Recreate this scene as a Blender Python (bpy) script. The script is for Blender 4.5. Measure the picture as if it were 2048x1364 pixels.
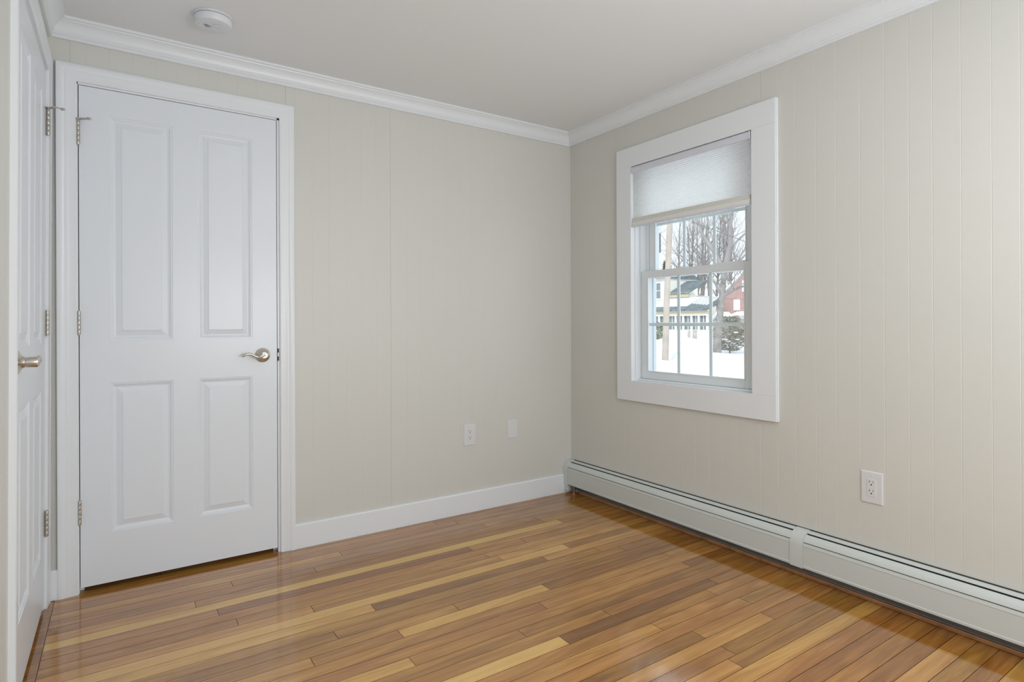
import bpy, bmesh, math, random
from math import sin, cos, pi, radians
from mathutils import Vector, Matrix
S = bpy.context.scene
for o in list(bpy.data.objects): bpy.data.objects.remove(o)
COL = S.collection

# ------------------------------------------------------------------ camera, world, light, exposure
cam_d = bpy.data.cameras.new('camera'); cam = bpy.data.objects.new('camera', cam_d); COL.objects.link(cam)
S.camera = cam
YAW = 0.5919; ROLL = -0.0041
_r = Vector((cos(YAW), -sin(YAW), 0)); _u = Vector((0, 0, 1)); _f = Vector((sin(YAW), cos(YAW), 0))
_r2 = _r*cos(ROLL) + _u*sin(ROLL); _u2 = -_r*sin(ROLL) + _u*cos(ROLL)
M = Matrix((( _r2.x, _u2.x, -_f.x, -2.4057), (_r2.y, _u2.y, -_f.y, -2.9074), (_r2.z, _u2.z, -_f.z, 1.0786), (0, 0, 0, 1)))
cam.matrix_world = M
cam_d.sensor_width = 36; cam_d.lens = 1165.675*36/2048
cam_d.shift_y = -(682-646.2)/2048; cam_d.clip_start = .02; cam_d.clip_end = 500

W = bpy.data.worlds.new('world'); S.world = W; W.use_nodes = True
bg = W.node_tree.nodes['Background']; bg.inputs[0].default_value = (.90, .94, 1.0, 1); bg.inputs[1].default_value = 1.2
S.view_settings.view_transform = 'Standard'; S.view_settings.look = 'None'
S.view_settings.gamma = 1; S.view_settings.use_curve_mapping = False
S.view_settings.exposure = 0.14

sun_d = bpy.data.lights.new('sun', 'SUN'); sun = bpy.data.objects.new('sun', sun_d); COL.objects.link(sun)
sun_d.energy = 1.7; sun_d.angle = radians(.6); sun_d.color = (1, .97, .92)
sun.rotation_euler = Vector((.62, .50, -.60)).to_track_quat('-Z', 'Y').to_euler()   # comes over the house, never into the room

def area(name, loc, direction, sx, sy, power, color):
    d = bpy.data.lights.new(name, 'AREA'); d.shape = 'RECTANGLE'; d.size = sx; d.size_y = sy
    d.energy = power; d.color = color
    o = bpy.data.objects.new(name, d); COL.objects.link(o); o.location = loc
    o.rotation_euler = Vector(direction).to_track_quat('-Z', 'Y').to_euler()
    return o
CEIL = 2.286
YB = -3.72                      # rear wall, behind the camera
L_rear = area('rear_fill_lamp', (-1.25, YB+.03, 1.42), (0, 1, .22), 1.3, 1.25, 40, (.90, .95, 1))  # added fill lamp behind the viewpoint, standing in for daylight
L_side = area('side_fill_lamp', (-.03, -3.05, 1.35), (-1, .10, .30), .85, 1.2, 17, (.90, .95, 1))  # unseen fill lamp beside the viewpoint, tilted up toward the ceiling
L_ceil = area('ceiling_fill_lamp', (-1.30, -2.55, CEIL-.10), (0, 0, -1), .3, .3, 5, (1, .95, .88))  # added overhead fill, out of view

# ------------------------------------------------------------------ helpers
def tag(o, label=None, cat=None, group=None, kind=None):
    if label: o['label'] = label
    if cat: o['category'] = cat
    if group: o['group'] = group
    if kind: o['kind'] = kind
    return o
def empty(name, loc=(0, 0, 0), rot=(0, 0, 0), parent=None):
    o = bpy.data.objects.new(name, None); COL.objects.link(o); o.location = loc; o.rotation_euler = rot
    o.empty_display_size = .1
    if parent: o.parent = parent
    return o
class MB:
    def __init__(s): s.bm = bmesh.new(); s.smooth = False
    def quad(s, *p):
        return s.bm.faces.new([s.bm.verts.new(q) for q in p])
    def box(s, x0, x1, y0, y1, z0, z1, bev=0):
        b = bmesh.new(); bmesh.ops.create_cube(b, size=1)
        for v in b.verts:
            v.co = Vector(((x0+x1)/2+v.co.x*(x1-x0), (y0+y1)/2+v.co.y*(y1-y0), (z0+z1)/2+v.co.z*(z1-z0)))
        if bev: bmesh.ops.bevel(b, geom=b.edges[:], offset=bev, segments=2, affect='EDGES', profile=.5)
        s.merge(b); return s
    def merge(s, b, mat=None):
        if mat is not None: b.transform(mat)
        me = bpy.data.meshes.new('t'); b.to_mesh(me); b.free(); s.bm.from_mesh(me); bpy.data.meshes.remove(me)
    def prism(s, pts, axis, a, b, close=True, ma=None, mb=None):
        """pts = 2-D section; axis 0/1/2 = direction of extrusion from a to b. ma/mb give per-point end positions (mitres)."""
        def P(t, q): 
            c = [q[0], q[1]]; c.insert(axis, t); return Vector(c)
        n = len(pts)
        A = [s.bm.verts.new(P(ma(q) if ma else a, q)) for q in pts]
        B = [s.bm.verts.new(P(mb(q) if mb else b, q)) for q in pts]
        for i in range(n if close else n-1):
            j = (i+1) % n; s.bm.faces.new((A[i], A[j], B[j], B[i]))
        if close:
            try: s.bm.faces.new(A); s.bm.faces.new(B[::-1])
            except Exception: pass
        return s
    def lathe(s, prof, n=32, mat=None):
        """prof = [(r,z)...] about z"""
        b = bmesh.new(); R = []
        for r, z in prof:
            if r < 1e-6: R.append([b.verts.new((0, 0, z))])
            else: R.append([b.verts.new((r*cos(2*pi*k/n), r*sin(2*pi*k/n), z)) for k in range(n)])
        for i in range(len(R)-1):
            P, Q = R[i], R[i+1]
            for k in range(n):
                k2 = (k+1) % n
                vs = []
                for v in (P[k % len(P)], P[k2 % len(P)], Q[k2 % len(Q)], Q[k % len(Q)]):
                    if v not in vs: vs.append(v)
                if len(vs) > 2: b.faces.new(vs)
        s.merge(b, mat); return s
    def tube(s, pts, rad, n=8, flat=None):
        """tapered tube through points; rad number or list"""
        pts = [Vector(p) for p in pts]; m = len(pts)
        if not hasattr(rad, '__len__'): rad = [rad]*m
        rings = []; ref = None
        for i, p in enumerate(pts):
            t = (pts[min(i+1, m-1)]-pts[max(i-1, 0)]).normalized()
            if ref is None:
                ref = Vector((0, 0, 1)) if abs(t.z) < .9 else Vector((1, 0, 0))
            a = t.cross(ref).normalized(); b = a.cross(t).normalized(); ref = b
            f = flat if flat else 1
            rings.append([s.bm.verts.new(p + a*rad[i]*cos(2*pi*k/n)*f + b*rad[i]*sin(2*pi*k/n)) for k in range(n)])
        for i in range(m-1):
            for k in range(n):
                k2 = (k+1) % n
                s.bm.faces.new((rings[i][k], rings[i][k2], rings[i+1][k2], rings[i+1][k]))
        s.bm.faces.new(rings[0][::-1]); s.bm.faces.new(rings[-1])
        return s
    def build(s, name, mat, parent=None, smooth=False, recalc=True, loc=None):
        if recalc: bmesh.ops.recalc_face_normals(s.bm, faces=s.bm.faces[:])
        me = bpy.data.meshes.new(name); s.bm.to_mesh(me); s.bm.free()
        if mat: me.materials.append(mat)
        if smooth:
            for f in me.polygons: f.use_smooth = True
            try: me.set_sharp_from_angle(angle=radians(40 if smooth is True else smooth))
            except Exception: pass
        o = bpy.data.objects.new(name, me); COL.objects.link(o)
        if parent: o.parent = parent
        if loc: o.location = loc
        return o
def struct(name, mb, mat, label=None, cat=None, smooth=False):
    o = mb.build(name, mat, smooth=smooth); tag(o, label, cat, kind='structure'); return o

# ------------------------------------------------------------------ materials
def mat(name, color, rough=.5, metal=0, ior=1.5, bump=0, bscale=60, spec=None, var=0, vscale=3):
    m = bpy.data.materials.new(name); m.use_nodes = True
    n = m.node_tree.nodes; l = m.node_tree.links; b = n['Principled BSDF']
    b.inputs['Base Color'].default_value = (*color, 1); b.inputs['Roughness'].default_value = rough
    b.inputs['Metallic'].default_value = metal; b.inputs['IOR'].default_value = ior
    tc = n.new('ShaderNodeTexCoord')
    if var:
        nz = n.new('ShaderNodeTexNoise'); nz.inputs['Scale'].default_value = vscale; nz.inputs['Detail'].default_value = 4
        l.new(tc.outputs['Object'], nz.inputs['Vector'])
        mr = n.new('ShaderNodeMapRange'); mr.inputs[1].default_value = .3; mr.inputs[2].default_value = .7
        mr.inputs[3].default_value = 1-var; mr.inputs[4].default_value = 1+var
        l.new(nz.outputs['Fac'], mr.inputs[0])
        mx = n.new('ShaderNodeVectorMath'); mx.operation = 'SCALE'; mx.inputs[0].default_value = color
        l.new(mr.outputs[0], mx.inputs['Scale']); l.new(mx.outputs[0], b.inputs['Base Color'])
    if bump:
        nz = n.new('ShaderNodeTexNoise'); nz.inputs['Scale'].default_value = bscale; nz.inputs['Detail'].default_value = 3
        l.new(tc.outputs['Object'], nz.inputs['Vector'])
        bp = n.new('ShaderNodeBump'); bp.inputs['Strength'].default_value = bump; bp.inputs['Distance'].default_value = .002
        l.new(nz.outputs['Fac'], bp.inputs['Height']); l.new(bp.outputs[0], b.inputs['Normal'])
    return m
def rgb(r, g, b):
    f = lambda c: (c/255/12.92 if c/255 <= .04045 else ((c/255+.055)/1.055)**2.4)
    return (f(r), f(g), f(b))
m_wall = mat('cream_wall_paint', (.704, .700, .656), .42, bump=.12, bscale=90, var=.012, vscale=1.5)
m_ceil = mat('ceiling_paint', (.86, .878, .885), .75, bump=.05, bscale=120)
m_trim = mat('white_trim_paint', (.86, .89, .92), .32, bump=.05, bscale=40)
m_door = mat('white_door_paint', (.83, .87, .92), .30, bump=.10, bscale=45)
m_vinyl = mat('white_vinyl_sash', (.80, .84, .86), .35)
m_munt = mat('white_muntin_bars', (.93, .95, .98), .4)
m_plate = mat('white_plastic_plate', (.76, .77, .78), .3)
m_slot = mat('outlet_slot_dark', (.03, .03, .03), .6)
m_heat = mat('enamel_heater_white', (.66, .70, .68), .35)
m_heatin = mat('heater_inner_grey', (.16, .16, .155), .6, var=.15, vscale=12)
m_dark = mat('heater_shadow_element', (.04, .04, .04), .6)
m_nickel = mat('brushed_nickel', (.62, .58, .52), .28, 1, bump=.06, bscale=200)
m_hinge = mat('satin_nickel_hinge', (.55, .52, .47), .38, 1)
m_rubber = mat('white_rubber_tip', (.55, .55, .53), .6)
m_copper = mat('aged_copper_pipe', (.34, .22, .16), .5, 1)
m_smoke = mat('alarm_plastic', (.78, .80, .84), .4)
m_shoe = mat('stained_wood_strip', (.42, .19, .075), .25, var=.35, vscale=14)
m_seam = mat('varnish_line', (.55, .45, .36), .4)

def mat_floor():
    m = bpy.data.materials.new('oak_strip_floor'); m.use_nodes = True
    n = m.node_tree.nodes; l = m.node_tree.links; b = n['Principled BSDF']
    at = n.new('ShaderNodeAttribute'); at.attribute_name = 'board'       # R tone, G seed, B streak
    sep = n.new('ShaderNodeSeparateColor'); l.new(at.outputs['Color'], sep.inputs[0])
    tc = n.new('ShaderNodeTexCoord')
    ofs = n.new('ShaderNodeVectorMath'); ofs.operation = 'SCALE'; ofs.inputs[0].default_value = (7.3, 3.1, 0)
    sc = n.new('ShaderNodeMath'); sc.operation = 'MULTIPLY'; sc.inputs[1].default_value = 37.0
    l.new(sep.outputs[1], sc.inputs[0]); l.new(sc.outputs[0], ofs.inputs['Scale'])
    add = n.new('ShaderNodeVectorMath'); add.operation = 'ADD'
    l.new(tc.outputs['Object'], add.inputs[0]); l.new(ofs.outputs[0], add.inputs[1])
    mp = n.new('ShaderNodeMapping'); mp.inputs['Scale'].default_value = (2.2, 42, 1); l.new(add.outputs[0], mp.inputs[0])
    g1 = n.new('ShaderNodeTexNoise'); g1.inputs['Scale'].default_value = 1.0; g1.inputs['Detail'].default_value = 6; g1.inputs['Roughness'].default_value = .62
    g1.inputs['Distortion'].default_value = .7
    l.new(mp.outputs[0], g1.inputs['Vector'])
    mp2 = n.new('ShaderNodeMapping'); mp2.inputs['Scale'].default_value = (1.1, 11, 1); l.new(add.outputs[0], mp2.inputs[0])
    g2 = n.new('ShaderNodeTexNoise'); g2.inputs['Scale'].default_value = 1.0; g2.inputs['Detail'].default_value = 2; g2.inputs['Distortion'].default_value = .4
    l.new(mp2.outputs[0], g2.inputs['Vector'])
    # cathedral rings: sine of the low noise
    mu = n.new('ShaderNodeMath'); mu.operation = 'MULTIPLY'; mu.inputs[1].default_value = 46; l.new(g2.outputs['Fac'], mu.inputs[0])
    si = n.new('ShaderNodeMath'); si.operation = 'SINE'; l.new(mu.outputs[0], si.inputs[0])
    # fine pores
    mp3 = n.new('ShaderNodeMapping'); mp3.inputs['Scale'].default_value = (9, 320, 1); l.new(add.outputs[0], mp3.inputs[0])
    g3 = n.new('ShaderNodeTexNoise'); g3.inputs['Scale'].default_value = 1.0; g3.inputs['Detail'].default_value = 2
    l.new(mp3.outputs[0], g3.inputs['Vector'])
    def madd(src, k, base):
        q = n.new('ShaderNodeMath'); q.operation = 'MULTIPLY_ADD'; q.inputs[1].default_value = k
        l.new(src, q.inputs[0])
        if isinstance(base, float): q.inputs[2].default_value = base
        else: l.new(base, q.inputs[2])
        return q.outputs[0]
    t = madd(g1.outputs['Fac'], .42, madd(si.outputs[0], .042, madd(g3.outputs['Fac'], .24, sep.outputs[0])))
    t = madd(g2.outputs['Fac'], .40, t)
    sub = n.new('ShaderNodeMath'); sub.operation = 'SUBTRACT'; sub.inputs[1].default_value = .53; l.new(t, sub.inputs[0])
    cr = n.new('ShaderNodeValToRGB'); e = cr.color_ramp.elements
    e[0].position = 0; e[0].color = (.11, .038, .008, 1); e[1].position = 1; e[1].color = (.77, .48, .155, 1)
    for p_, c_ in ((.30, (.29, .115, .023)), (.50, (.455, .203, .045)), (.70, (.65, .345, .09))):
        q = e.new(p_); q.color = (*c_, 1)
    l.new(sub.outputs[0], cr.inputs[0])
    # warm / pink shift per board
    hs = n.new('ShaderNodeHueSaturation'); l.new(cr.outputs[0], hs.inputs['Color'])
    hm = n.new('ShaderNodeMapRange'); hm.inputs[3].default_value = .496; hm.inputs[4].default_value = .508
    l.new(sep.outputs[2], hm.inputs[0]); l.new(hm.outputs[0], hs.inputs['Hue'])
    l.new(hs.outputs[0], b.inputs['Base Color'])
    b.inputs['Roughness'].default_value = .10; b.inputs['IOR'].default_value = 2.1
    # lacquer undulation
    mp4 = n.new('ShaderNodeMapping'); mp4.inputs['Scale'].default_value = (1.5, 9, 1); l.new(tc.outputs['Object'], mp4.inputs[0])
    g4 = n.new('ShaderNodeTexNoise'); g4.inputs['Scale'].default_value = 1.6; g4.inputs['Detail'].default_value = 1
    l.new(mp4.outputs[0], g4.inputs['Vector'])
    bp = n.new('ShaderNodeBump'); bp.inputs['Strength'].default_value = .35; bp.inputs['Distance'].default_value = .0016
    l.new(g4.outputs['Fac'], bp.inputs['Height']); l.new(bp.outputs[0], b.inputs['Normal'])
    return m
m_floor = mat_floor()

def mat_glass():
    m = bpy.data.materials.new('window_glass'); m.use_nodes = True
    n = m.node_tree.nodes; l = m.node_tree.links; n.remove(n['Principled BSDF'])
    t = n.new('ShaderNodeBsdfTransparent'); t.inputs[0].default_value = (.90, .965, .975, 1)
    g = n.new('ShaderNodeBsdfGlossy'); g.inputs['Roughness'].default_value = .01
    lw = n.new('ShaderNodeLayerWeight'); pw = n.new('ShaderNodeMath'); pw.operation = 'POWER'; pw.inputs[1].default_value = 5   # Schlick, same from both sides
    l.new(lw.outputs['Facing'], pw.inputs[0]); f = n.new('ShaderNodeMath'); f.operation = 'MULTIPLY_ADD'; f.inputs[1].default_value = .92; f.inputs[2].default_value = .06
    l.new(pw.outputs[0], f.inputs[0])
    mx = n.new('ShaderNodeMixShader'); l.new(f.outputs[0], mx.inputs[0]); l.new(t.outputs[0], mx.inputs[1]); l.new(g.outputs[0], mx.inputs[2])
    l.new(mx.outputs[0], n['Material Output'].inputs[0]); return m
m_glass = mat_glass()
def mat_blind():
    m = bpy.data.materials.new('cellular_shade_fabric'); m.use_nodes = True
    n = m.node_tree.nodes; l = m.node_tree.links; n.remove(n['Principled BSDF'])
    d = n.new('ShaderNodeBsdfDiffuse'); d.inputs[0].default_value = (.78, .78, .74, 1)
    t = n.new('ShaderNodeBsdfTranslucent'); t.inputs[0].default_value = (.98, .97, .96, 1)
    mx = n.new('ShaderNodeMixShader'); mx.inputs[0].default_value = .80
    l.new(d.outputs[0], mx.inputs[1]); l.new(t.outputs[0], mx.inputs[2]); l.new(mx.outputs[0], n['Material Output'].inputs[0]); return m
m_blind = mat_blind()
m_rail = mat('shade_rail_lilac_white', (.74, .76, .84), .4)
m_railc = mat('shade_rail_cream', (.84, .835, .80), .5)

# ------------------------------------------------------------------ room shell
XC0 = -2.650; LEAN = .0065
def wall_profile(a0, a1, grooves, seams):
    """front-face polyline (position along wall, recess depth)"""
    P = [(a0, 0)]
    ev = [(g, .0018, .0005) for g in grooves] + [(s_, .0020, .0018) for s_ in seams]
    for g, hw, dp in sorted(ev):
        P += [(g-hw, 0), (g-hw*.35, dp), (g+hw*.35, dp), (g+hw, 0)]
    return P + [(a1, 0)]
def make_wall(name, a0, a1, grooves, seams, hole, P, zt, thick, label, hole_back=False):
    """hole=(h0,h1,z0,z1). P(a, d, z) -> world; d>0 goes into the wall"""
    mb = MB()
    prof = wall_profile(a0, a1, grooves, seams)
    xs = []
    for (p0, p1) in zip(prof, prof[1:]):
        cuts = [p0]
        if hole:
            for h in hole[:2]:
                if p0[0] < h < p1[0]: cuts.append((h, p0[1]+(p1[1]-p0[1])*(h-p0[0])/(p1[0]-p0[0])))
        cuts.append(p1)
        for q0, q1 in zip(cuts, cuts[1:]):
            mid = (q0[0]+q1[0])/2
            zr = [(0, zt)]
            if hole and hole[0] < mid < hole[1]:
                zr = [z for z in ((0, hole[2]), (hole[3], zt)) if z[1] > z[0]]
            for z0, z1 in zr:
                mb.quad(P(q0[0], q0[1], z0), P(q1[0], q1[1], z0), P(q1[0], q1[1], z1), P(q0[0], q0[1], z1))
    # back skin
    if hole and hole_back:
        h0, h1, hz0, hz1 = hole
        for (b0, b1, c0, c1) in ((a0, h0, 0, zt), (h1, a1, 0, zt), (h0, h1, 0, hz0), (h0, h1, hz1, zt)):
            mb.quad(P(b0, thick, c0), P(b1, thick, c0), P(b1, thick, c1), P(b0, thick, c1))
        for (b, c, b2, c2) in ((h0, hz0, h0, hz1), (h1, hz0, h1, hz1), (h0, hz0, h1, hz0), (h0, hz1, h1, hz1)):
            mb.quad(P(b, 0, c), P(b2, 0, c2), P(b2, thick, c2), P(b, thick, c))
    else:
        mb.quad(P(a0, thick, 0), P(a1, thick, 0), P(a1, thick, zt), P(a0, thick, zt))
    return struct(name, mb, m_wall, label, 'wall')

PA = lambda a, d, z: Vector((a, d, z))
PB = lambda a, d, z: Vector((d, a, z))
PC = lambda a, d, z: Vector((XC0+LEAN*z-d, a, z))
PD = lambda a, d, z: Vector((a, YB-d, z))
gA = [-2.518, -2.44, -2.36, -2.279, -2.198, -2.115, -2.037, -1.957, -1.876, -1.795, -1.706, -1.625, -1.544, -1.459, -1.379, -1.301,
      -1.131, -1.055, -.974, -.894, -.811, -.733, -.651, -.570, -.489, -.407, -.326, -.244, -.163, -.081]
make_wall('wall_back', -2.78, .0, gA, [-2.569, -1.749, -1.222], (-2.566, -1.766, 0, 2.064), PA, CEIL, .12,
          'cream beadboard panelled wall with the closed white door and two low wall plates')
gB = [-.08, -.162, -.243, -.325, -.406, -.575, -.656, -.738, -.82, -.901, -.983, -1.064, -1.146, -1.227, -1.31, -1.43, -1.512, -1.60, -1.683, -1.775,
      -1.862, -1.945, -2.02, -2.105, -2.19, -2.264, -2.36, -2.45]
WIN = (-1.318, -.554, .748, 1.960)
make_wall('wall_right', YB, .0, gB, [-.493, -1.3475], WIN, PB, CEIL, .16,
          'cream beadboard panelled wall with the window above the long baseboard heater', hole_back=True)
gC = [-.081*k for k in range(11, 45)]
make_wall('wall_left', YB, .12, gC, [], (-.888, -.060, 0, 2.064), PC, CEIL, .12,
          'cream wall at far left holding the white door seen edge-on')
make_wall('wall_front', -2.66, .0, [-.081*k for k in range(1, 32)], [], None, PD, CEIL, .12, 'cream wall behind the viewpoint')
struct('ceiling', MB().box(-2.80, .16, YB-.12, .12, CEIL, CEIL+.12), m_ceil, 'flat warm grey-white ceiling with the round smoke alarm', 'ceiling')

# floor: boards run along x (parallel to the back wall)
rnd = random.Random(7)
def make_floor():
    me = bpy.data.meshes.new('floor'); V = []; F = []; C = []
    PITCH = .0587
    known = {   # row: (joints left->right, tones of the pieces)
        -1: ([-1.2], [.40, .36]), 0: ([-1.0], [.50, .40]), 1: ([-.9], [.44, .42]), 2: ([-1.55], [.52, .38]),
        3: ([-2.024, -.80], [.46, .38, .42]), 4: ([-1.7, -.50], [.34, .38, .45]), 5: ([-2.169, -.499], [.62, .36, .44]), 6: ([-.422], [.74, .46]),
        7: ([-2.105, -1.02], [.44, .28, .50]), 8: ([-.75], [.50, .40]), 9: ([-2.057, -1.0], [.42, .48, .50]), 10: ([-1.805, -.962], [.64, .46, .60]),
        11: ([-.62], [.80, .34]), 12: ([-1.611, -.795], [.68, .28, .62]), 13: ([-.527], [.46, .52]), 14: ([-1.789, -.423], [.40, .44, .40]),
        15: ([-1.35], [.46, .36]), 16: ([-1.9, -1.60, -.966], [.52, .42, .66, .30]), 17: ([-.30], [.48, .40]), 18: ([-1.071], [.44, .50]),
        19: ([-1.636, -.316], [.66, .48, .38]), 20: ([-1.25], [.40, .38]), 21: ([-.908], [.48, .38]), 22: ([-1.156, -.36], [.84, .22, .34]),
        23: ([-.45], [.47, .48]), 24: ([-.83], [.56, .46]), 25: ([-.4], [.46, .46]), 26: ([-.751], [.33, .46]), 27: ([-.438], [.52, .45]),
        28: ([-.75], [.40, .38]), 29: ([-.795], [.55, .40]), 30: ([-1.6], [.5, .64]), 31: ([-1.5], [.40, .44]), 32: ([-1.3], [.40, .42]),
        34: ([-1.2], [.40, .38]), 35: ([-.165], [.62, .50]), 36: ([-1.1], [.5, .43]), 37: ([-1.2], [.46, .42]), 38: ([-1.2], [.46, .58]), 33: ([-1.5], [.44, .43])}
    k = -3
    y = -.0388+PITCH*3 - .0
    G = .0008
    for row in range(-3, 63):
        y1 = -.0388-PITCH*row; y0 = y1-PITCH
        y1 = min(y1, .119)
        if y0 < YB-.1: y0 = YB-.1
        if y0 >= y1: continue
        if row in known: J, T = known[row]
        else:
            J = []; x = -2.6+rnd.random()*.6
            while x < -.2: J.append(x); x += .4+rnd.random()*.9
            T = [rnd.choice([.30, .38, .42, .46, .50, .62]) for _ in range(len(J)+1)]
        X = [-2.622]+list(J)+[0.02]
        for i in range(len(X)-1):
            xa, xb = X[i]+G, X[i+1]-G; ya, yb = y0+G, y1-G
            col = (T[i]+rnd.uniform(-.015, .015), rnd.random(), rnd.random(), 1)
            cup = .00007*rnd.choice([.3, .6, 1, 1.3])
            N = 6; b = len(V)
            for q in range(N+1):
                t = q/N; yy = ya+(yb-ya)*t; zz = -cup*(2*t-1)**2
                V.extend([(xa, yy, zz), (xb, yy, zz)])
            for q in range(N):
                F.append((b+2*q, b+2*q+1, b+2*q+3, b+2*q+2)); C.append(col)
    # threshold board along the left door, grain running away from the viewer
    for (ya, yb) in ((-1.5, -.02), (YB, -1.5)):
        b = len(V); V.extend([(-2.80, ya+G, 0), (-2.6235, ya+G, 0), (-2.6235, yb-G, 0), (-2.80, yb-G, 0)]); F.append((b, b+1, b+2, b+3)); C.append((.36, .3, .4, 1))
    b = len(V)   # dark sub-floor under the seams
    V.extend([(-2.85, YB-.12, -.003), (.16, YB-.12, -.003), (.16, .13, -.003), (-2.85, .13, -.003),
              (-2.85, YB-.12, -.06), (.16, YB-.12, -.06), (.16, .13, -.06), (-2.85, .13, -.06)])
    for f in ((0, 1, 2, 3), (7, 6, 5, 4), (0, 4, 5, 1), (1, 5, 6, 2), (2, 6, 7, 3), (3, 7, 4, 0)):
        F.append(tuple(b+i for i in f)); C.append((-.2, .5, .5, 1))
    me.from_pydata(V, [], F); me.materials.append(m_floor)
    ca = me.color_attributes.new('board', 'FLOAT_COLOR', 'CORNER')
    for p, c in zip(me.polygons, C):
        p.use_smooth = c[0] > 0
        for li in p.loop_indices: ca.data[li].color = c
    o = bpy.data.objects.new('floor', me); COL.objects.link(o)
    tag(o, 'glossy mixed-tone brown oak strip floor', 'floor', kind='structure')
make_floor()

# crown moulding with mitred corners
crown = [(0, -.076), (.009, -.0762), (.0125, -.0735), (.0125, -.068), (.0105, -.066), (.0155, -.0625), (.0175, -.0585), (.0165, -.0560),
         (.0190, -.0530), (.0215, -.0440), (.0265, -.0330), (.0340, -.0235), (.0425, -.0170), (.0455, -.0165), (.0470, -.0125), (.0550, -.0105), (.0550, 0), (0, 0)]
XCT = XC0+LEAN*CEIL
def crown_run(name, axis, wallpos, sgn, lo, hi, label):
    mb = MB()
    if axis == 0: pts = [(wallpos+sgn*d, CEIL+z) for d, z in crown]
    else: pts = [(wallpos+sgn*d, CEIL+z) for d, z in crown]
    dist = lambda q: abs(q[0]-wallpos)
    mb.prism(pts, axis, lo, hi, True, ma=lambda q: lo+dist(q), mb=lambda q: hi-dist(q))
    return struct(name, mb, m_trim, label, 'crown moulding', smooth=30)
crown_run('trim_1', 0, 0, -1, XCT, 0, 'white crown moulding along the top of the back wall above the closed door')
crown_run('trim_2', 1, 0, -1, YB, 0, 'white crown moulding along the top of the window wall')
crown_run('trim_3', 1, XCT, 1, YB, 0, 'white crown moulding along the top of the left wall')
crown_run('trim_4', 0, YB, 1, XCT, 0, 'white crown moulding on the wall behind the viewpoint')

def baseboard(name, axis, wall, sgn, a, b, h, label):
    t = .013
    pts = [(wall, 0), (wall+sgn*t, 0), (wall+sgn*t, h-.006), (wall+sgn*(t-.004), h-.001), (wall+sgn*(t-.007), h), (wall, h)]
    return struct(name, MB().prism(pts, axis, a, b), m_trim, label, 'baseboard')
baseboard('baseboard_back', 0, 0, -1, -1.716, -.0005, .116, 'plain white baseboard from the door casing to the heater')
baseboard('baseboard_corner', 0, 0, -1, -2.634, -2.612, .118, 'tiny white baseboard piece squeezed between the two door casings')
baseboard('baseboard_left', 1, XC0, 1, YB+.013, -.94, .116, 'plain white baseboard on the left wall nearer than its door')
baseboard('baseboard_front', 0, YB, 1, -2.65, 0, .116, 'plain white baseboard behind the viewpoint')

# thin shoe strip under the heater
mb = MB().box(-.012, -.001, YB+.02, -.075, 0.0005, .016, .002); so = struct('trim_5', mb, m_shoe, 'brown stained wood strip on the floor under the heater', 'trim')
mb = MB().box(-.0135, -.012, YB+.02, -.075, .0135, .0152); so2 = mb.build('varnish_edge', m_seam, so)
# corner bead line where the two panelled walls meet
struct('trim_6', MB().prism([(0, 0), (-.006, 0), (-.0045, -.0045), (0, -.006)], 2, .205, CEIL-.076), m_wall, 'slim cream bead in the corner of the two panelled walls', 'trim')

# ------------------------------------------------------------------ doors
def casing(parent, x0, x1, zt, w, name='casing', z0=0):
    prof = [(0, 0), (0, .0085), (.004, .0105), (.008, .0100), (.018, .0105), (.030, .0115), (.036, .0130), (.040, .0125), (.044, .0145), (.050, .0160), (w-.004, .0165), (w, .0145), (w, 0)]
    mb = MB(); n = len(prof)
    loops = []
    for q, d in prof:
        loops.append([mb.bm.verts.new(c) for c in ((x0-q, -d, z0), (x0-q, -d, zt+q), (x1+q, -d, zt+q), (x1+q, -d, z0))])
    for i in range(n-1):
        for k in range(3):
            mb.bm.faces.new((loops[i][k], loops[i][k+1], loops[i+1][k+1], loops[i+1][k]))
    for k in (0, 3): mb.bm.faces.new([L[k] for L in loops])
    return mb.build(name, m_trim, parent, smooth=30)

def door_leaf(parent, w, ztop, zbot, panels, thick=.035):
    mb = MB(); bm = mb.bm
    xs = sorted({0, w} | {p[0] for p in panels} | {p[1] for p in panels}); zs = sorted({zbot, ztop} | {p[2] for p in panels} | {p[3] for p in panels})
    for xa, xb in zip(xs, xs[1:]):
        for za, zb in zip(zs, zs[1:]):
            cx, cz = (xa+xb)/2, (za+zb)/2
            if any(p[0] < cx < p[1] and p[2] < cz < p[3] for p in panels): continue
            mb.quad((xa, 0, za), (xb, 0, za), (xb, 0, zb), (xa, 0, zb))
    prof = [(0, 0), (.0015, .0022), (.006, .0026), (.013, .0075), (.018, .0092), (.021, .0092), (.0405, .0030), (.0425, .0012)]
    for p in panels:
        L = []
        for q, d in prof:
            L.append([bm.verts.new(c) for c in ((p[0]+q, d, p[2]+q), (p[1]-q, d, p[2]+q), (p[1]-q, d, p[3]-q), (p[0]+q, d, p[3]-q))])
        for a, b in zip(L, L[1:]):
            for k in range(4): bm.faces.new((a[k], a[(k+1) % 4], b[(k+1) % 4], b[k]))
        bm.faces.new(L[-1])
    for a, b in (((0, zbot), (w, zbot)), ((w, zbot), (w, ztop)), ((w, ztop), (0, ztop)), ((0, ztop), (0, zbot))):
        mb.quad((a[0], 0, a[1]), (b[0], 0, b[1]), (b[0], thick, b[1]), (a[0], thick, a[1]))
    mb.quad((0, thick, zbot), (w, thick, zbot), (w, thick, ztop), (0, thick, ztop))
    bmesh.ops.remove_doubles(bm, verts=bm.verts[:], dist=1e-5)
    return mb.build('leaf', m_door, parent, smooth=12)

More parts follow.
